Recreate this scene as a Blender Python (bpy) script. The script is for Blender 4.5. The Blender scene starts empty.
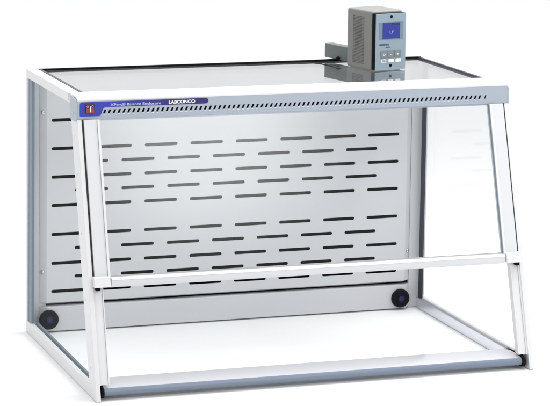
import bpy, bmesh, math
from mathutils import Vector, Matrix

scene = bpy.context.scene
COL = scene.collection

# ------------------------------------------------------------------ helpers
def link(o):
    COL.objects.link(o)
    return o

def thing(name, label, cat, loc=(0, 0, 0), rz=0.0):
    o = bpy.data.objects.new(name, None)
    o.empty_display_size = 0.05
    o.location = loc
    o.rotation_euler = (0, 0, rz)
    o['label'] = label
    o['category'] = cat
    return link(o)

def build(name, bm, mat, parent=None, bevel=0.0, smooth=None, label=None):
    """one bmesh -> one linked mesh object"""
    bmesh.ops.recalc_face_normals(bm, faces=bm.faces)
    me = bpy.data.meshes.new(name)
    bm.to_mesh(me)
    bm.free()
    o = bpy.data.objects.new(name, me)
    for m in (mat if isinstance(mat, (list, tuple)) else [mat]):
        me.materials.append(m)
    link(o)
    if parent:
        o.parent = parent
    if bevel:
        md = o.modifiers.new('bevel', 'BEVEL')
        md.width = bevel
        md.segments = 3
        md.limit_method = 'ANGLE'
        md.angle_limit = math.radians(35)
        for p in me.polygons:
            p.use_smooth = True
        try:
            md.harden_normals = True
        except Exception:
            pass
    elif smooth:
        for p in me.polygons:
            p.use_smooth = True
        me.set_sharp_from_angle(angle=math.radians(smooth))
    if label:
        o['label'] = label
    return o

def box(bm, x0, x1, y0, y1, z0, z1, sl=0.0, mi=0):
    """box; sl shears y with z so that a piece follows the leaning front"""
    vs = []
    for z in (z0, z1):
        for (x, y) in ((x0, y0), (x1, y0), (x1, y1), (x0, y1)):
            vs.append(bm.verts.new((x, y + sl * z, z)))
    for f in ((0, 1, 2, 3), (4, 5, 6, 7), (0, 1, 5, 4), (1, 2, 6, 5), (2, 3, 7, 6), (3, 0, 4, 7)):
        fc = bm.faces.new([vs[i] for i in f])
        fc.material_index = mi
    return vs

def prism_x(bm, poly, x0, x1):
    """polygon of (y, z) drawn out along x"""
    a = [bm.verts.new((x0, y, z)) for y, z in poly]
    b = [bm.verts.new((x1, y, z)) for y, z in poly]
    bm.faces.new(a)
    bm.faces.new(b[::-1])
    n = len(poly)
    for i in range(n):
        bm.faces.new((a[i], a[(i + 1) % n], b[(i + 1) % n], b[i]))

def prism_y(bm, poly, y0, y1):
    a = [bm.verts.new((x, y0, z)) for x, z in poly]
    b = [bm.verts.new((x, y1, z)) for x, z in poly]
    bm.faces.new(a)
    bm.faces.new(b[::-1])
    n = len(poly)
    for i in range(n):
        bm.faces.new((a[i], a[(i + 1) % n], b[(i + 1) % n], b[i]))

def prism_z(bm, poly, z0, z1):
    a = [bm.verts.new((x, y, z0)) for x, y in poly]
    b = [bm.verts.new((x, y, z1)) for x, y in poly]
    bm.faces.new(a)
    bm.faces.new(b[::-1])
    n = len(poly)
    for i in range(n):
        bm.faces.new((a[i], a[(i + 1) % n], b[(i + 1) % n], b[i]))

def lathe(bm, centre, axis, prof, n=40):
    """prof: list of (radius, distance along axis); closed by caps"""
    c = Vector(centre)
    ax = Vector(axis).normalized()
    u = ax.orthogonal().normalized()
    v = ax.cross(u)
    rings = []
    for r, d in prof:
        if r < 1e-6:
            rings.append([bm.verts.new(c + ax * d)])
        else:
            rings.append([bm.verts.new(c + ax * d + (u * math.cos(2 * math.pi * k / n) + v * math.sin(2 * math.pi * k / n)) * r) for k in range(n)])
    for a, b in zip(rings, rings[1:]):
        for k in range(n):
            k2 = (k + 1) % n
            if len(a) == 1:
                bm.faces.new((a[0], b[k], b[k2]))
            elif len(b) == 1:
                bm.faces.new((a[k], a[k2], b[0]))
            else:
                bm.faces.new((a[k], a[k2], b[k2], b[k]))
    if len(rings[0]) > 1:
        bm.faces.new(rings[0][::-1])
    if len(rings[-1]) > 1:
        bm.faces.new(rings[-1])

def tube(bm, pts, r, n=10):
    pts = [Vector(p) for p in pts]
    rings = []
    for i, p in enumerate(pts):
        t = (pts[min(i + 1, len(pts) - 1)] - pts[max(i - 1, 0)]).normalized()
        u = t.cross(Vector((0, 0, 1))).normalized()
        v = t.cross(u)
        rings.append([bm.verts.new(p + (u * math.cos(2 * math.pi * k / n) + v * math.sin(2 * math.pi * k / n)) * r) for k in range(n)])
    for a, b in zip(rings, rings[1:]):
        for k in range(n):
            bm.faces.new((a[k], a[(k + 1) % n], b[(k + 1) % n], b[k]))
    bm.faces.new(rings[0][::-1])
    bm.faces.new(rings[-1])

def sheet_bm(loops, t, mat4):
    """flat sheet of thickness t from 2D loops (outer first, then the holes), carried to 3D by mat4 (local z = thickness)"""
    cu = bpy.data.curves.new('outline', 'CURVE')
    cu.dimensions = '2D'
    cu.fill_mode = 'BOTH'
    cu.extrude = t / 2
    for lp in loops:
        sp = cu.splines.new('POLY')
        sp.points.add(len(lp) - 1)
        for p, (a, b) in zip(sp.points, lp):
            p.co = (a, b, 0, 1)
        sp.use_cyclic_u = True
    tmp = link(bpy.data.objects.new('outline', cu))
    dg = bpy.context.evaluated_depsgraph_get()
    dg.update()
    me = bpy.data.meshes.new_from_object(tmp.evaluated_get(dg))
    bpy.data.objects.remove(tmp)
    bpy.data.curves.remove(cu)
    bm = bmesh.new()
    bm.from_mesh(me)
    bpy.data.meshes.remove(me)
    bmesh.ops.remove_doubles(bm, verts=bm.verts, dist=1e-6)
    bm.transform(mat4)
    for f in bm.faces:
        f.material_index = 0
        f.smooth = False
    return bm

def text_bm(body, x0, x1, zc, height, y, thick=0.0004, bold=0.0):
    """lettering standing in the xz plane, facing -y, fitted to x0..x1 and a height"""
    cu = bpy.data.curves.new('letters', 'FONT')
    cu.body = body
    cu.size = 1.0
    cu.extrude = 0.01
    cu.offset = bold
    tmp = link(bpy.data.objects.new('letters', cu))
    dg = bpy.context.evaluated_depsgraph_get()
    dg.update()
    me = bpy.data.meshes.new_from_object(tmp.evaluated_get(dg))
    bpy.data.objects.remove(tmp)
    bpy.data.curves.remove(cu)
    bm = bmesh.new()
    bm.from_mesh(me)
    bpy.data.meshes.remove(me)
    xs = [v.co.x for v in bm.verts]
    ys = [v.co.y for v in bm.verts]
    sx = (x1 - x0) / (max(xs) - min(xs))
    sy = height / (max(ys) - min(ys))
    mx, my = min(xs), (max(ys) + min(ys)) / 2
    for v in bm.verts:
        v.co = Vector((x0 + (v.co.x - mx) * sx, y - thick * (0.5 + v.co.z / 0.02), zc + (v.co.y - my) * sy))
    for f in bm.faces:
        f.material_index = 0
    return bm

XZ = lambda y: Matrix(((1, 0, 0, 0), (0, 0, -1, y), (0, 1, 0, 0), (0, 0, 0, 1)))          # (a,b) -> (x=a, z=b), at depth y
YZ = lambda x: Matrix(((0, 0, 1, x), (1, 0, 0, 0), (0, 1, 0, 0), (0, 0, 0, 1)))           # (a,b) -> (y=a, z=b), at x
XY = lambda z: Matrix.Translation((0, 0, z))

def dup(o, parent, loc=None):
    c = o.copy()
    link(c)
    c.parent = parent
    if loc is not None:
        c.location = loc
    for ch in list(o.children):
        d = ch.copy()
        link(d)
        d.parent = c
    return c

# ------------------------------------------------------------------ materials
def paint(name, col, rough=0.45, metal=0.0, grain=0.0, bump=0.0, scale=900.0, spec=0.5, coat=0.0):
    m = bpy.data.materials.new(name)
    m.use_nodes = True
    nt = m.node_tree
    b = nt.nodes['Principled BSDF']
    b.inputs['Base Color'].default_value = (*col, 1)
    b.inputs['Roughness'].default_value = rough
    b.inputs['Metallic'].default_value = metal
    b.inputs['Specular IOR Level'].default_value = spec
    b.inputs['Coat Weight'].default_value = coat
    tc = nt.nodes.new('ShaderNodeTexCoord')
    if grain:
        n = nt.nodes.new('ShaderNodeTexNoise')
        n.inputs['Scale'].default_value = 7.0
        n.inputs['Detail'].default_value = 6.0
        nt.links.new(tc.outputs['Object'], n.inputs['Vector'])
        mr = nt.nodes.new('ShaderNodeMapRange')
        mr.inputs['To Min'].default_value = 1 - grain
        mr.inputs['To Max'].default_value = 1 + grain
        nt.links.new(n.outputs['Fac'], mr.inputs['Value'])
        mx = nt.nodes.new('ShaderNodeVectorMath')
        mx.operation = 'SCALE'
        mx.inputs[0].default_value = col
        nt.links.new(mr.outputs['Result'], mx.inputs['Scale'])
        nt.links.new(mx.outputs['Vector'], b.inputs['Base Color'])
        r2 = nt.nodes.new('ShaderNodeMapRange')
        r2.inputs['To Min'].default_value = rough * 0.85
        r2.inputs['To Max'].default_value = min(1, rough * 1.15)
        nt.links.new(n.outputs['Fac'], r2.inputs['Value'])
        nt.links.new(r2.outputs['Result'], b.inputs['Roughness'])
    if bump:
        n = nt.nodes.new('ShaderNodeTexNoise')
        n.inputs['Scale'].default_value = scale
        n.inputs['Detail'].default_value = 2.0
        nt.links.new(tc.outputs['Object'], n.inputs['Vector'])
        bp = nt.nodes.new('ShaderNodeBump')
        bp.inputs['Strength'].default_value = bump
        bp.inputs['Distance'].default_value = 0.0005
        nt.links.new(n.outputs['Fac'], bp.inputs['Height'])
        nt.links.new(bp.outputs['Normal'], b.inputs['Normal'])
    return m

def clear_panel(name, ior=1.45, tint=(0.985, 0.99, 0.99), k=1.0):
    """clear sheet: what lies behind, plus a mirror reflection that grows towards grazing view"""
    m = bpy.data.materials.new(name)
    m.use_nodes = True
    nt = m.node_tree
    nt.nodes.clear()
    out = nt.nodes.new('ShaderNodeOutputMaterial')
    tr = nt.nodes.new('ShaderNodeBsdfTransparent')
    tr.inputs['Color'].default_value = (*tint, 1)
    gl = nt.nodes.new('ShaderNodeBsdfGlossy')
    gl.inputs['Roughness'].default_value = 0.0
    geo = nt.nodes.new('ShaderNodeNewGeometry')
    mr = nt.nodes.new('ShaderNodeMapRange')
    mr.inputs['To Min'].default_value = ior
    mr.inputs['To Max'].default_value = 1 / ior
    nt.links.new(geo.outputs['Backfacing'], mr.inputs['Value'])
    fr = nt.nodes.new('ShaderNodeFresnel')
    nt.links.new(mr.outputs['Result'], fr.inputs['IOR'])
    mul = nt.nodes.new('ShaderNodeMath')
    mul.operation = 'MULTIPLY'
    mul.inputs[1].default_value = k
    nt.links.new(fr.outputs['Fac'], mul.inputs[0])
    mix = nt.nodes.new('ShaderNodeMixShader')
    nt.links.new(mul.outputs[0], mix.inputs['Fac'])
    nt.links.new(tr.outputs[0], mix.inputs[1])
    nt.links.new(gl.outputs[0], mix.inputs[2])
    nt.links.new(mix.outputs[0], out.inputs['Surface'])
    return m

WHITE = paint('white_powder_coat', (0.67, 0.67, 0.675), 0.42, grain=0.015, bump=0.06)
GREYWHITE = paint('pale_grey_powder_coat', (0.61, 0.62, 0.638), 0.42, grain=0.02, bump=0.05)
BLUEGREY = paint('blue_grey_paint', (0.35, 0.395, 0.46), 0.4, grain=0.02, bump=0.10)
DEEPBLUE = paint('sill_dark_reflection', (0.165, 0.205, 0.268), 0.35, grain=0.03)  # holds the sill front's dark reflection as base colour
ALU = paint('satin_aluminium', (0.80, 0.81, 0.86), 0.34, metal=0.85, grain=0.02)
PEARL = paint('satin_airfoil', (0.565, 0.57, 0.60), 0.32, grain=0.02, coat=0.3)
STEEL = paint('bright_screw', (0.62, 0.64, 0.66), 0.25, metal=1.0)
NAVYSEAL = paint('navy_seal', (0.018, 0.024, 0.045), 0.45)
SLATE_SEAL_AND_REFRACTION = paint('slate_seal_and_refraction', (0.17, 0.22, 0.27), 0.5)
TRACKGREY = paint('dark_track', (0.035, 0.034, 0.033), 0.6, spec=0.2)
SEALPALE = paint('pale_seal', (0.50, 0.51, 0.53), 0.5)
EDGEGREY = paint('grey_refraction', (0.33, 0.35, 0.38), 0.5)
BLACK = paint('black_rubber', (0.004, 0.004, 0.005), 0.7, spec=0.1)
DARK = paint('cavity_shade', (0.007, 0.008, 0.010), 0.8, spec=0.2)  # black colour standing for the shade inside the cavities
PLUG = paint('black_plug', (0.004, 0.004, 0.009), 0.5, bump=0.2, scale=300, spec=0.15)
PLUGBLUE = paint('blue_plug_centre', (0.018, 0.018, 0.085), 0.35, spec=0.3)
GALV = paint('galvanised_grey', (0.115, 0.135, 0.132), 0.42, metal=0.3, grain=0.06)
MONBODY = paint('warm_grey_case', (0.19, 0.189, 0.180), 0.5, grain=0.02, bump=0.15, scale=600)
MONVENT = paint('vent_holes', (0.06, 0.06, 0.058), 0.8)
PLATE = paint('silver_blue_plate', (0.255, 0.33, 0.385), 0.38, metal=0.15, grain=0.02)
WINBAR = paint('screen_window', (0.15, 0.215, 0.28), 0.25)
LCDLIGHT = paint('lcd_digits', (0.30, 0.34, 0.62), 0.3)
LCDDARK = paint('lcd_dark', (0.022, 0.018, 0.12), 0.15)
BTN = paint('grey_button', (0.17, 0.20, 0.215), 0.5)
BTNWHITE = paint('white_button', (0.86, 0.89, 0.95), 0.45)
INK = paint('dark_print', (0.02, 0.03, 0.10), 0.5)
INKWHITE = paint('white_print', (0.85, 0.85, 0.92), 0.5)
INKLILAC = paint('lilac_print', (0.50, 0.53, 0.86), 0.5)
SWBLACK = paint('switch_bezel', (0.012, 0.012, 0.03), 0.3)
SWRED = paint('switch_red', (0.26, 0.03, 0.025), 0.3)
SWDARK = paint('switch_dark_red', (0.10, 0.02, 0.03), 0.25)
CLEAR_LEFT = clear_panel('low_reflection_side_panel', 1.36, k=0.045)  # same glass as the right pane, its reflection turned down
CLEAR_SIDE = clear_panel('clear_side_panel', 1.40, tint=(0.975, 0.975, 0.98), k=0.65)
CLEAR_TOP = clear_panel('clear_top_panel', 1.75, tint=(0.86, 0.87, 0.87), k=1.35)
CLEAR_SASH = clear_panel('clear_sash', 1.45, k=0.55)

def lcd_material():
    m = bpy.data.materials.new('blue_lcd')
    m.use_nodes = True
    b = m.node_tree.nodes['Principled BSDF']
    b.inputs['Base Color'].default_value = (0.028, 0.038, 0.21, 1)
    b.inputs['Roughness'].default_value = 0.2
    b.inputs['Specular IOR Level'].default_value = 0.2
    b.inputs['Emission Color'].default_value = (0.05, 0.07, 0.50, 1)
    b.inputs['Emission Strength'].default_value = 0.16
    return m
LCD = lcd_material()

def label_material():
    m = bpy.data.materials.new('printed_blue_label')
    m.use_nodes = True
    nt = m.node_tree
    b = nt.nodes['Principled BSDF']
    b.inputs['Roughness'].default_value = 0.35
    tc = nt.nodes.new('ShaderNodeTexCoord')
    sp = nt.nodes.new('ShaderNodeSeparateXYZ')
    nt.links.new(tc.outputs['Object'], sp.inputs[0])
    mr = nt.nodes.new('ShaderNodeMapRange')
    mr.inputs['From Min'].default_value = -0.52
    mr.inputs['From Max'].default_value = -0.34
    nt.links.new(sp.outputs['X'], mr.inputs['Value'])
    cr = nt.nodes.new('ShaderNodeValToRGB')
    cr.color_ramp.elements[0].color = (0.022, 0.036, 0.34, 1)
    cr.color_ramp.elements[1].color = (0.017, 0.010, 0.12, 1)
    nt.links.new(mr.outputs['Result'], cr.inputs['Fac'])
    nt.links.new(cr.outputs['Color'], b.inputs['Base Color'])
    return m
LABEL = label_material()

# ------------------------------------------------------------------ dimensions (metres)
W = 0.600           # half width
D = 0.752           # depth
H = 0.742           # height
SL = 0.295          # lean of the front: y = SL * z
BF = 0.722          # front of the slotted rear panel

# ------------------------------------------------------------------ setting
bm = bmesh.new()
n = 60
vs = [bm.verts.new((60 * math.cos(2 * math.pi * k / n), 60 * math.sin(2 * math.pi * k / n), 0)) for k in range(n)]
bm.faces.new(vs)
FLOOR = paint('white_studio_floor', (0.845, 0.845, 0.845), 0.7, spec=0.15)
fl = build('floor', bm, FLOOR)
fl['kind'] = 'structure'

# ------------------------------------------------------------------ enclosure
enc = thing('balance_enclosure', 'white framed clear laboratory balance enclosure with slotted rear panel and leaning front sash',
            'lab enclosure')

# side frames: one leaning-front frame per side, drawn as an outline with an opening
outer = [(0.0, 0.001), (D, 0.001), (D, H), (0.2925, H), (0.2925, 0.7225), (0.2080, 0.7225), (0.2080, 0.684), (0.684 * SL, 0.684)]
hole = [(0.0717, 0.033), (0.737, 0.033), (0.737, 0.718), (0.062 + SL * 0.718, 0.718)]
frames = []
for s in (-1, 1):
    fr = build('side_frame', sheet_bm([outer, hole], 0.012, YZ(s * 0.594)), WHITE, enc, bevel=0.0012)
    frames.append(fr)
    # clear side pane sits in a rebate on the inside
    b = bmesh.new()
    prism_x(b, [(0.066, 0.026), (0.744, 0.026), (0.744, 0.726), (0.270, 0.726)], s * 0.5835, s * 0.5875)
    build('side_pane', b, CLEAR_LEFT if s < 0 else CLEAR_SIDE, enc)
    # inner channel along the base and its seal
    b = bmesh.new()
    box(b, s * 0.572, s * 0.5832, 0.075, 0.748, 0.001, 0.030)
    build('base_channel', b, ALU, enc, bevel=0.001)
    b = bmesh.new()
    box(b, s * 0.5765, s * 0.5832, 0.078, 0.700, 0.0301, 0.036)
    build('base_seal', b, SLATE_SEAL_AND_REFRACTION if s < 0 else SEALPALE, enc)
    # rear corner post and its dark upright seal
    b = bmesh.new()
    box(b, s * 0.547, s * 0.583, 0.733, 0.7505, 0.001, 0.7165)
    build('rear_post', b, GREYWHITE, enc, bevel=0.001)
    b = bmesh.new()
    if s > 0:
        box(b, 0.5792, 0.5832, 0.709, 0.7328, 0.0305, 0.7165)
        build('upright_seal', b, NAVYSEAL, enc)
    else:
        box(b, -0.5960, -0.5878, 0.7030, 0.7368, 0.0335, 0.7175)
        build('upright_seal', b, SLATE_SEAL_AND_REFRACTION, enc)
    # flange of the roof frame
    b = bmesh.new()
    box(b, s * 0.569, s * 0.588, 0.2925, D, 0.7275, H)
    build('roof_rail', b, WHITE, enc, bevel=0.001)
    # seal round the roof pane
    b = bmesh.new()
    box(b, s * 0.5608, s * 0.5688, 0.293, 0.7320, 0.738, 0.7426)
    build('roof_seal', b, NAVYSEAL, enc)
    # black line between frame and sash, inner track of the open lower half
    b = bmesh.new()
    box(b, s * 0.5818, s * 0.588, 0.0012, 0.030, 0.296, 0.684, SL)
    build('track_seal', b, TRACKGREY, enc)
    b = bmesh.new()
    box(b, s * 0.5645, s * 0.5835, 0.006, 0.018, 0.040, 0.283, SL)
    box(b, s * 0.5615, s * 0.5645, 0.003, 0.024, 0.040, 0.283, SL)
    build('lower_track', b, WHITE, enc, bevel=0.0008)
    b = bmesh.new()
    box(b, s * 0.5835, s * 0.588, 0.003, 0.02, 0.040, 0.290, SL)
    build('track_lip', b, GREYWHITE, enc)
    # small screws up the leaning post, seen from outside
    for zz in (0.075, 0.24, 0.40, 0.545, 0.640):
        b = bmesh.new()
        lathe(b, (s * 0.5995, 0.036 + SL * zz, zz), (s, 0, 0), [(0.0036, 0), (0.0036, 0.0012), (0.0024, 0.0018), (0.0014, 0.0011), (0, 0.0011)], 16)
        build('screw', b, STEEL, frames[-1], smooth=40)

# rear of the roof frame, roof pane, rear roof seal
b = bmesh.new()
box(b, -0.5685, 0.5685, 0.7395, 0.7505, 0.700, 0.7405)
build('rear_rail', b, WHITE, enc, bevel=0.001)
b = bmesh.new()
box(b, -0.5685, 0.5685, 0.2925, 0.739, 0.7325, 0.7378)
build('roof_pane', b, CLEAR_TOP, enc)
b = bmesh.new()
box(b, -0.572, 0.572, 0.7325, 0.7390, 0.7379, 0.7430)
build('roof_seal', b, BLACK, enc)

# slotted rear panel
XL, XR, ZB, ZT = -0.548, 0.529, 0.0845, 0.7265
loops = [[(XL, ZB), (XR, ZB), (XR, ZT), (XL, ZT)]]
def slot(x0, x1, zc, h, k=7):
    r = h / 2
    lp = []
    for i in range(k + 1):
        a = -math.pi / 2 + math.pi * i / k
        lp.append((x1 - r + r * math.cos(a), zc + r * math.sin(a)))
    for i in range(k + 1):
        a = math.pi / 2 + math.pi * i / k
        lp.append((x0 + r + r * math.cos(a), zc + r * math.sin(a)))
    return lp
for zc in (0.600, 0.520, 0.440, 0.360, 0.278, 0.196, 0.116):
    for i in range(8):
        loops.append(slot(-0.5345 + 0.1345 * i, -0.4380 + 0.1345 * i, zc, 0.0092))
for zc in (0.4805, 0.4008, 0.2375, 0.1565):
    for i in range(7):
        loops.append(slot(-0.4675 + 0.1345 * i, -0.3710 + 0.1345 * i, zc, 0.0092))
b = sheet_bm(loops, 0.0016, XZ(BF + 0.0008))
for (xa, xb) in ((XL, XL - 0.0185), (XR, XR + 0.0165)):
    prism_z(b, [(xa, BF), (xb, 0.7318), (xb, 0.7328), (xa, BF + 0.0016)], ZB, ZT)
prism_x(b, [(BF, ZB), (BF + 0.0016, ZB), (0.733, ZB - 0.0035), (0.7325, ZB - 0.005)], XL, XR)
baffle = build('slotted_panel', b, GREYWHITE, enc)
for xs in (XL - 0.0110, XR + 0.0100):
    for zz in (0.622, 0.172):
        b = bmesh.new()
        lathe(b, (xs, 0.7265, zz), (0.4 if xs > 0 else -0.4, -1, 0), [(0.0052, 0), (0.0052, 0.002), (0.0040, 0.0034), (0.0018, 0.0040), (0.0014, 0.0026), (0, 0.0026)], 20)
        build('screw', b, STEEL, baffle, smooth=40)
b = bmesh.new()
box(b, -0.566, 0.547, 0.7425, 0.7490, 0.002, 0.7265)
build('rear_wall', b, DARK, enc)  # back sheet blackened: the shade behind the slots put into its colour

# plinth below the panel with its bevelled ends, and the two round plugs
b = bmesh.new()
prism_z(b, [(-0.546, 0.715), (0.532, 0.715), (0.548, 0.7325), (0.548, 0.742), (-0.566, 0.742), (-0.566, 0.7325)], 0.004, 0.0735)
build('plinth', b, GREYWHITE, enc, bevel=0.0015)
b = bmesh.new()
lathe(b, (-0.5435, 0.715, 0.0385), (0, -1, 0), [(0.0275, 0), (0.0275, 0.006), (0.0265, 0.009), (0.023, 0.0105), (0.0215, 0.0098), (0.0120, 0.0100), (0.0112, 0.0112), (0.0095, 0.0118), (0, 0.0120)], 48)
plug = build('round_plug', b, PLUG, enc, smooth=35)
b = bmesh.new()
lathe(b, (-0.5435, 0.7032, 0.0385), (0, -1, 0), [(0.0085, 0), (0.0085, 0.0012), (0.0060, 0.0024), (0, 0.0028)], 32)
build('plug_centre', b, PLUGBLUE, plug, smooth=35)
dup(plug, enc, (1.0575, 0, -0.0035))

# header: white cover, blue-grey louvred face, end plates
b = bmesh.new()
cov = [(0.2922, 0.7225), (0.2922, 0.7425), (0.270, 0.7425), (0.250, 0.7422)]
for i in range(9):
    a = math.radians(80 + 100 * i / 8)
    cov.append((0.2120 + 0.0072 * math.cos(a), 0.7335 + 0.0072 * math.sin(a)))
cov += [(0.2048, 0.7316), (0.2070, 0.7316), (0.2070, 0.7225)]
prism_x(b, cov, -0.5985, 0.5985)
build('header_cover', b, WHITE, enc, smooth=25)
zl, zh = 0.6850, 0.7314
loops = [[(-0.5985, zl), (0.5985, zl), (0.5985, zh), (-0.5985, zh)]]
def para(x, zc, w, h, lean):
    return [(x - w / 2 - lean, zc - h / 2), (x + w / 2 - lean, zc - h / 2), (x + w / 2 + lean, zc + h / 2), (x - w / 2 + lean, zc + h / 2)]
hx = [-0.5265 + 0.01288 * i for i in range(82)]
HZ = 0.7035
for x in hx:
    loops.append(para(x, HZ, 0.0058, 0.0100, 0.0022))
loops.append(para(0.533, HZ, 0.0040, 0.0098, 0.0016))
b = sheet_bm(loops, 0.002, XZ(0.2052))
header = build('header_face', b, BLUEGREY, enc)
b = bmesh.new()
for x in hx:
    vs = box(b, x - 0.0038, x + 0.0012, 0.2030, 0.2044, HZ - 0.0080, HZ - 0.0064)
build('louvre_lip_highlights', b, ALU, header)  # pale metal puts the lip highlights into the colour
b = bmesh.new()
box(b, -0.586, 0.586, 0.2120, 0.2150, 0.686, 0.7215)
build('header_shade_sheet', b, DARK, enc)  # black sheet painting the shade inside the header
b = bmesh.new()
box(b, -0.5985, 0.5985, 0.2063, 0.256, 0.6805, 0.6848)
build('header_bottom', b, BLUEGREY, enc)
for s in (-1, 1):
    b = bmesh.new()
    top = [(0.2710, 0.7440), (0.2180, 0.7360), (0.2075, 0.7340)] if s < 0 else [(0.2580, 0.7240), (0.2075, 0.7300)]
    prism_x(b, top + [(0.2035, 0.7280), (0.2035, 0.6845), (0.208, 0.6795), (0.2580, 0.6780)], s * 0.5988, s * 0.6025)
    ep = build('end_plate', b, BLUEGREY, enc, bevel=0.0008)
    b = bmesh.new()
    lathe(b, (s * 0.6024, 0.232, 0.698), (s, 0, 0), [(0.004, 0), (0.004, 0.0012), (0.0025, 0.002), (0, 0.002)], 16)
    build('screw', b, STEEL, ep, smooth=40)

# printed label on the header
def arc(cx, cz, r, a0, a1, k=8):
    return [(cx + r * math.cos(math.radians(a0 + (a1 - a0) * i / k)), cz + r * math.sin(math.radians(a0 + (a1 - a0) * i / k))) for i in range(k + 1)]
zt = 0.7292
poly = arc(-0.5865, zt - 0.006, 0.006, 180, 90) + arc(-0.2560, zt - 0.0072, 0.0072, 90, -90) + \
    [(-0.524, zt - 0.0144), (-0.5300, zt - 0.0165), (-0.5375, 0.6945), (-0.5400, 0.6925)] + arc(-0.5895, 0.6955, 0.003, 270, 180)
b = bmesh.new()
prism_y(b, poly, 0.2032, 0.20405)
label = build('header_label', b, LABEL, header)
build('lettering', text_bm('LABCONCO', -0.3560, -0.2850, 0.7219, 0.0088, 0.2032, bold=0.03), INKWHITE, label)
build('lettering', text_bm('XPert\u00ae Balance Enclosure', -0.5120, -0.3770, 0.7208, 0.0074, 0.2032, bold=0.008), INKLILAC, label)

# rocker switch in the label
b = bmesh.new()
box(b, -0.5785, -0.5545, 0.2005, 0.2031, 0.7010, 0.7250)
sw = build('power_switch', b, SWBLACK, enc, bevel=0.0008)
b = bmesh.new()
prism_x(b, [(0.2004, 0.7025), (0.1965, 0.7025), (0.1985, 0.7135), (0.2004, 0.7135)], -0.5768, -0.5562)
build('rocker', b, SWRED, sw, bevel=0.0005)
b = bmesh.new()
prism_x(b, [(0.2004, 0.7137), (0.1985, 0.7137), (0.1992, 0.7232), (0.2004, 0.7232)], -0.5768, -0.5562)
build('rocker', b, SWDARK, sw, bevel=0.0005)
b = bmesh.new()
box(b, -0.5673, -0.5655, 0.1955, 0.1990, 0.7045, 0.7185)
build('switch_mark', b, INKWHITE, sw)
b = bmesh.new()
lathe(b, (-0.5605, 0.1986, 0.7185), (0, -1, 0), [(0.0026, 0), (0.0026, 0.0006), (0.0018, 0.0006), (0.0018, 0)], 20)
lathe(b, (-0.5730, 0.1986, 0.7185), (0, -1, 0), [(0.0026, 0), (0.0026, 0.0006), (0.0018, 0.0006), (0.0018, 0)], 20)
build('switch_mark', b, INKLILAC, sw)

# sash: two side rails, clear pane, bottom bar, clips
sash_parts = []
for s in (-1, 1):
    b = bmesh.new()
    box(b, s * 0.5490, s * 0.5832, -0.004, 0.016, 0.296, 0.6845, SL)
    build('sash_rail', b, GREYWHITE, enc, bevel=0.001)
    b = bmesh.new()
    box(b, s * 0.5425, s * 0.5488, -0.007, 0.016, 0.296, 0.6845, SL)
    build('sash_lit_edge', b, WHITE, enc, bevel=0.0008)  # whiter than the rail: its brighter-lit edge put in as colour
    b = bmesh.new()
    box(b, s * 0.5455, s * 0.5890, -0.016, 0.006, 0.2775, 0.3025, SL)
    clip = build('sash_clip', b, WHITE, enc, bevel=0.002)
    b = bmesh.new()
    box(b, s * 0.572, s * 0.583, -0.010, 0.004, 0.2685, 0.2773, SL)
    build('latch', b, BLACK, clip, bevel=0.001)
b = bmesh.new()
box(b, 0.5405, 0.5424, -0.003, 0.0035, 0.3015, 0.6840, SL)
build('pane_edge_refraction', b, SLATE_SEAL_AND_REFRACTION, enc)  # slate strip colours in the refraction along the glass edge
b = bmesh.new()
box(b, -0.5424, 0.5424, 0.004, 0.009, 0.300, 0.6845, SL)
build('sash_pane', b, CLEAR_SASH, enc)
b = bmesh.new()
y0 = SL * 0.288
prof = [(y0 + 0.010, 0.2975), (y0 - 0.004, 0.2980), (y0 - 0.0105, 0.2965), (y0 - 0.0130, 0.2930), (y0 - 0.0130, 0.2850), (y0 - 0.0105, 0.2790), (y0 - 0.004, 0.2740), (y0 + 0.004, 0.2720), (y0 + 0.010, 0.2725)]
prism_x(b, prof, -0.5424, 0.5424)
build('sash_bar', b, GREYWHITE, enc, smooth=30)
b = bmesh.new()
prism_x(b, [(y0 + 0.0105, 0.2982), (y0 - 0.0045, 0.2993), (y0 - 0.0115, 0.2980), (y0 - 0.0142, 0.2940), (y0 - 0.0132, 0.2934), (y0 - 0.0106, 0.2966), (y0 - 0.004, 0.2981)], -0.5422, 0.5422)
build('bar_lit_top', b, WHITE, enc, smooth=30)  # white over the greyer bar: its lit top painted in
b = bmesh.new()
box(b, -0.5424, 0.5424, 0.0002, 0.0038, 0.3000, 0.3014, SL)
build('pane_refraction_line', b, EDGEGREY, enc)  # grey strip painting the reflection and refraction along the pane's lower edge

# airfoil sill along the front, front face with its dark reflection put in as slate colour, black end caps
b = bmesh.new()
prof = [(0.0185, 0.0120), (0.0185, 0.0305), (0.0230, 0.0325), (0.0500, 0.0350), (0.0850, 0.0345), (0.1170, 0.0310), (0.1170, 0.0280), (0.0850, 0.0310), (0.0500, 0.0310), (0.0300, 0.0280), (0.0240, 0.0120)]
prism_x(b, prof, -0.5770, 0.5700)
sill = build('airfoil_sill', b, PEARL, enc, smooth=25)
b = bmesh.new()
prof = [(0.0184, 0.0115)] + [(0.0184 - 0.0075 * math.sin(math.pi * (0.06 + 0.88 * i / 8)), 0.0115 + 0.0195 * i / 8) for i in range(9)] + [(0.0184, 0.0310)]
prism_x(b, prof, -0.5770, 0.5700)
build('dark_sill_front', b, DEEPBLUE, sill, smooth=40)
for xa, xb in ((-0.5838, -0.5772), (0.5702, 0.5790)):
    b = bmesh.new()
    prism_x(b, [(0.0190, 0.0060), (0.0105, 0.0090), (0.0065, 0.0160), (0.0060, 0.0240), (0.0100, 0.0320), (0.0250, 0.0370), (0.1100, 0.0335), (0.1100, 0.0060)], xa, xb)
    build('end_cap', b, BLACK, sill, bevel=0.001)

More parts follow.
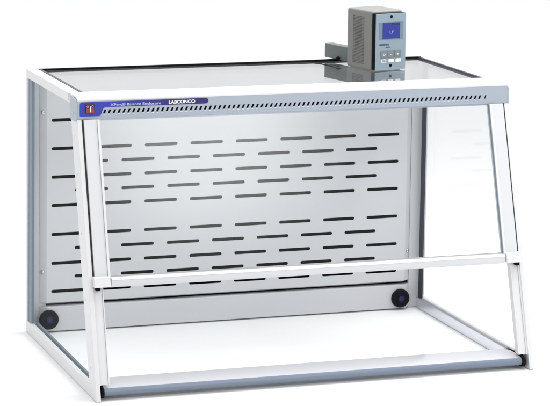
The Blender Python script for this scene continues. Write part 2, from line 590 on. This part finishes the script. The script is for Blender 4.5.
# ------------------------------------------------------------------ airflow monitor on the roof pane
RZ = math.radians(13.5)
mon = thing('airflow_monitor', 'grey airflow monitor box with blue screen standing on the clear roof of the enclosure',
            'monitor', (0.3345, 0.4985, 0.7386), RZ)
b = bmesh.new()
box(b, -0.0025, 0.1035, 0.020, 0.138, 0.0, 0.1660)
build('case', b, MONBODY, mon, bevel=0.006)
b = bmesh.new()
box(b, 0.000, 0.1005, 0.0022, 0.0203, 0.003, 0.1600)
build('bezel', b, BLACK, mon, bevel=0.001)
b = bmesh.new()
box(b, -0.0010, 0.1015, 0.0, 0.0020, 0.0015, 0.1595)
plate = build('front_plate', b, PLATE, mon, bevel=0.0006)
# perforations on the left cheek
b = bmesh.new()
for i in range(11):
    for j in range(32):
        yy, zz = 0.0560 + 0.0050 * i, 0.0160 + 0.0042 * j
        vs = [b.verts.new((-0.00262, yy + 0.0019 * math.cos(2 * math.pi * k / 8), zz + 0.0017 * math.sin(2 * math.pi * k / 8))) for k in range(8)]
        b.faces.new(vs)
build('vent_grille', b, MONVENT, mon)

def pl(u, v):     # plate fractions (from its upper left corner) -> local x, z
    return (-0.0010 + 0.1025 * u, 0.1595 - 0.158 * v)
def pbox(name, u0, u1, v0, v1, ya, yb, mat, parent, bev=0.0):
    bb = bmesh.new()
    (xa, za), (xb, zb) = pl(u0, v0), pl(u1, v1)
    box(bb, xa, xb, ya, yb, zb, za)
    return build(name, bb, mat, parent, bevel=bev)
win = pbox('screen_window', 0.105, 0.905, 0.150, 0.455, -0.0008, 0.0, WINBAR, mon)
scr = pbox('screen', 0.215, 0.795, 0.160, 0.440, -0.0014, -0.0008, LCD, mon)
pbox('screen_band', 0.52, 0.775, 0.166, 0.205, -0.0017, -0.0014, LCDDARK, scr)
xa, za = pl(0.45, 0.325)
xb, _ = pl(0.58, 0.325)
build('readout', text_bm('LF', xa, xb, za, 0.008, -0.0014, thick=0.0003), LCDLIGHT, scr)
xa, za = pl(0.115, 0.545)
xb, _ = pl(0.435, 0.545)
build('lettering', text_bm('LABCONCO', xa, xb, za, 0.0052, 0.0, bold=0.04), INK, plate)
xa, za = pl(0.33, 0.590)
xb, _ = pl(0.48, 0.590)
build('lettering', text_bm('Guardian', xa, xb, za, 0.0034, 0.0, bold=0.01), INK, plate)
pbox('button_panel', 0.165, 0.850, 0.655, 0.785, -0.0006, 0.0, BTN, plate)
for i, sym in enumerate(('O', '\u2013', '+')):
    u0 = 0.180 + 0.225 * i
    k = pbox('button', u0, u0 + 0.200, 0.665, 0.775, -0.0016, -0.0006, BTN, mon, 0.0004)
    xa, za = pl(u0 + 0.065, 0.72)
    xb, _ = pl(u0 + 0.135, 0.72)
    build('button_mark', text_bm(sym, xa, xb, za, 0.0014 if sym == '\u2013' else 0.006, -0.0016, bold=0.01), INKWHITE, k)
for i in range(3):
    u0 = 0.200 + 0.235 * i
    k = pbox('button', u0, u0 + (0.150 if i == 0 else 0.170), 0.805, 0.862, -0.0010, 0.0, BTNWHITE, mon, 0.0003)
    if i == 0:
        pbox('button_mark', u0 + 0.02, u0 + 0.13, 0.815, 0.852, -0.0013, -0.0010, PLATE, k)
for v in (0.052, 0.918):
    bb = bmesh.new()
    x, z = pl(0.505, v)
    lathe(bb, (x, 0.0, z), (0, -1, 0), [(0.0042, 0), (0.0042, 0.0012), (0.0028, 0.0020), (0.0014, 0.0022), (0.0012, 0.0010), (0, 0.0010)], 20)
    build('screw', bb, BLACK, mon, smooth=40)
# steel channel running back from the case, cable plugged into its flank
b = bmesh.new()
box(b, 0.0120, 0.0400, 0.1385, 0.2680, 0.0085, 0.0490)
chan = build('rear_channel', b, GALV, mon, bevel=0.0012)
b = bmesh.new()
tube(b, [(0.0118, 0.1960, 0.0125), (0.004, 0.1970, 0.0120), (-0.005, 0.2060, 0.0100), (-0.013, 0.2270, 0.0065), (-0.022, 0.2430, 0.0045), (-0.034, 0.2510, 0.0036)], 0.0017, 10)
build('cable', b, BLACK, mon, smooth=60)
b = bmesh.new()
lathe(b, (0.0120, 0.1960, 0.0130), (-1, 0, 0), [(0.0055, 0), (0.0055, 0.003), (0.004, 0.007), (0, 0.007)], 16)
build('cable_grommet', b, BLACK, chan, smooth=40)

# ------------------------------------------------------------------ light
w = bpy.data.worlds.new('World')
scene.world = w
w.use_nodes = True
nt = w.node_tree
bg = nt.nodes['Background']
tc = nt.nodes.new('ShaderNodeTexCoord')
sp = nt.nodes.new('ShaderNodeSeparateXYZ')
nt.links.new(tc.outputs['Generated'], sp.inputs[0])
def mth(op, a, bv):
    nd = nt.nodes.new('ShaderNodeMath')
    nd.operation = op
    for i, v in enumerate((a, bv)):
        if isinstance(v, (int, float)):
            nd.inputs[i].default_value = v
        else:
            nt.links.new(v, nd.inputs[i])
    return nd.outputs[0]
zp = mth('MAXIMUM', sp.outputs['Z'], 0.0)
L = mth('ADD', mth('ADD', mth('MULTIPLY', zp, 0.60), mth('MULTIPLY', sp.outputs['Y'], 0.36)), 0.78)
bg.inputs['Color'].default_value = (0.985, 0.99, 1.0, 1)
nt.links.new(L, bg.inputs['Strength'])

def area(name, loc, target, size, power, spread=180, col=(1, 1, 1), sy=None):
    d = bpy.data.lights.new(name, 'AREA')
    d.energy = power
    d.color = col
    d.spread = math.radians(spread)
    d.size = size
    if sy:
        d.shape = 'RECTANGLE'
        d.size_y = sy
    o = link(bpy.data.objects.new(name, d))
    o.location = loc
    o.rotation_euler = (Vector(target) - Vector(loc)).to_track_quat('-Z', 'Y').to_euler()
    return o
area('key_softbox', (0.9, 0.40, 2.5), (0.0, 0.35, 0.2), 1.8, 64)
# front softbox with a hot centre that fades to its rim; mirrored as the pale veil in the sash
P = Vector((-0.24, 0.17, 0.59))
fs = area('front_softbox', P + Vector((0.30, -0.86, 0.43)) * 2.6, P, 1.3, 42)
fs.data.use_nodes = True
ln = fs.data.node_tree
em = [x for x in ln.nodes if x.type == 'EMISSION'][0]
gp = ln.nodes.new('ShaderNodeNewGeometry')
sub = ln.nodes.new('ShaderNodeVectorMath')
sub.operation = 'SUBTRACT'
sub.inputs[1].default_value = (0.5, 0.5, 0.0)
ln.links.new(gp.outputs['Parametric'], sub.inputs[0])
le = ln.nodes.new('ShaderNodeVectorMath')
le.operation = 'LENGTH'
ln.links.new(sub.outputs['Vector'], le.inputs[0])
mr = ln.nodes.new('ShaderNodeMapRange')
mr.interpolation_type = 'SMOOTHSTEP'
mr.inputs['From Min'].default_value = 0.10
mr.inputs['From Max'].default_value = 0.5
mr.inputs['To Min'].default_value = 1.0
mr.inputs['To Max'].default_value = 0.0
ln.links.new(le.outputs['Value'], mr.inputs['Value'])
ln.links.new(mr.outputs['Result'], em.inputs['Strength'])

# ------------------------------------------------------------------ camera
cd = bpy.data.cameras.new('camera')
cam = link(bpy.data.objects.new('camera', cd))
R = Matrix(((0.9559737221499166, -0.29331265710853366, 0.009051394299541129),
            (0.028169875753990978, 0.12242685871415246, 0.9920776796024542),
            (0.29209707403334034, 0.9481452153785921, -0.12529944092391063)))
right, up, fwd = R
rot = Matrix((right, up, -fwd)).transposed()
cam.matrix_world = Matrix.Translation((-2.1113602617850153, -5.499247172924473, 1.635014059147913)) @ rot.to_4x4()
cd.sensor_width = 36.0
cd.sensor_fit = 'HORIZONTAL'
cd.lens = 2346.0193 / 550 * 36.0
cd.shift_x = 105.1541 / 550
cd.shift_y = -162.4845 / 550
cd.clip_start = 0.1
cd.clip_end = 200
scene.camera = cam

# ------------------------------------------------------------------ render settings
scene.render.engine = 'CYCLES'
scene.cycles.max_bounces = 14
scene.cycles.transparent_max_bounces = 24
scene.cycles.glossy_bounces = 6
scene.cycles.sample_clamp_indirect = 6.0
scene.view_settings.view_transform = 'Standard'
scene.view_settings.look = 'None'
scene.view_settings.exposure = 0.0
scene.view_settings.gamma = 1.0
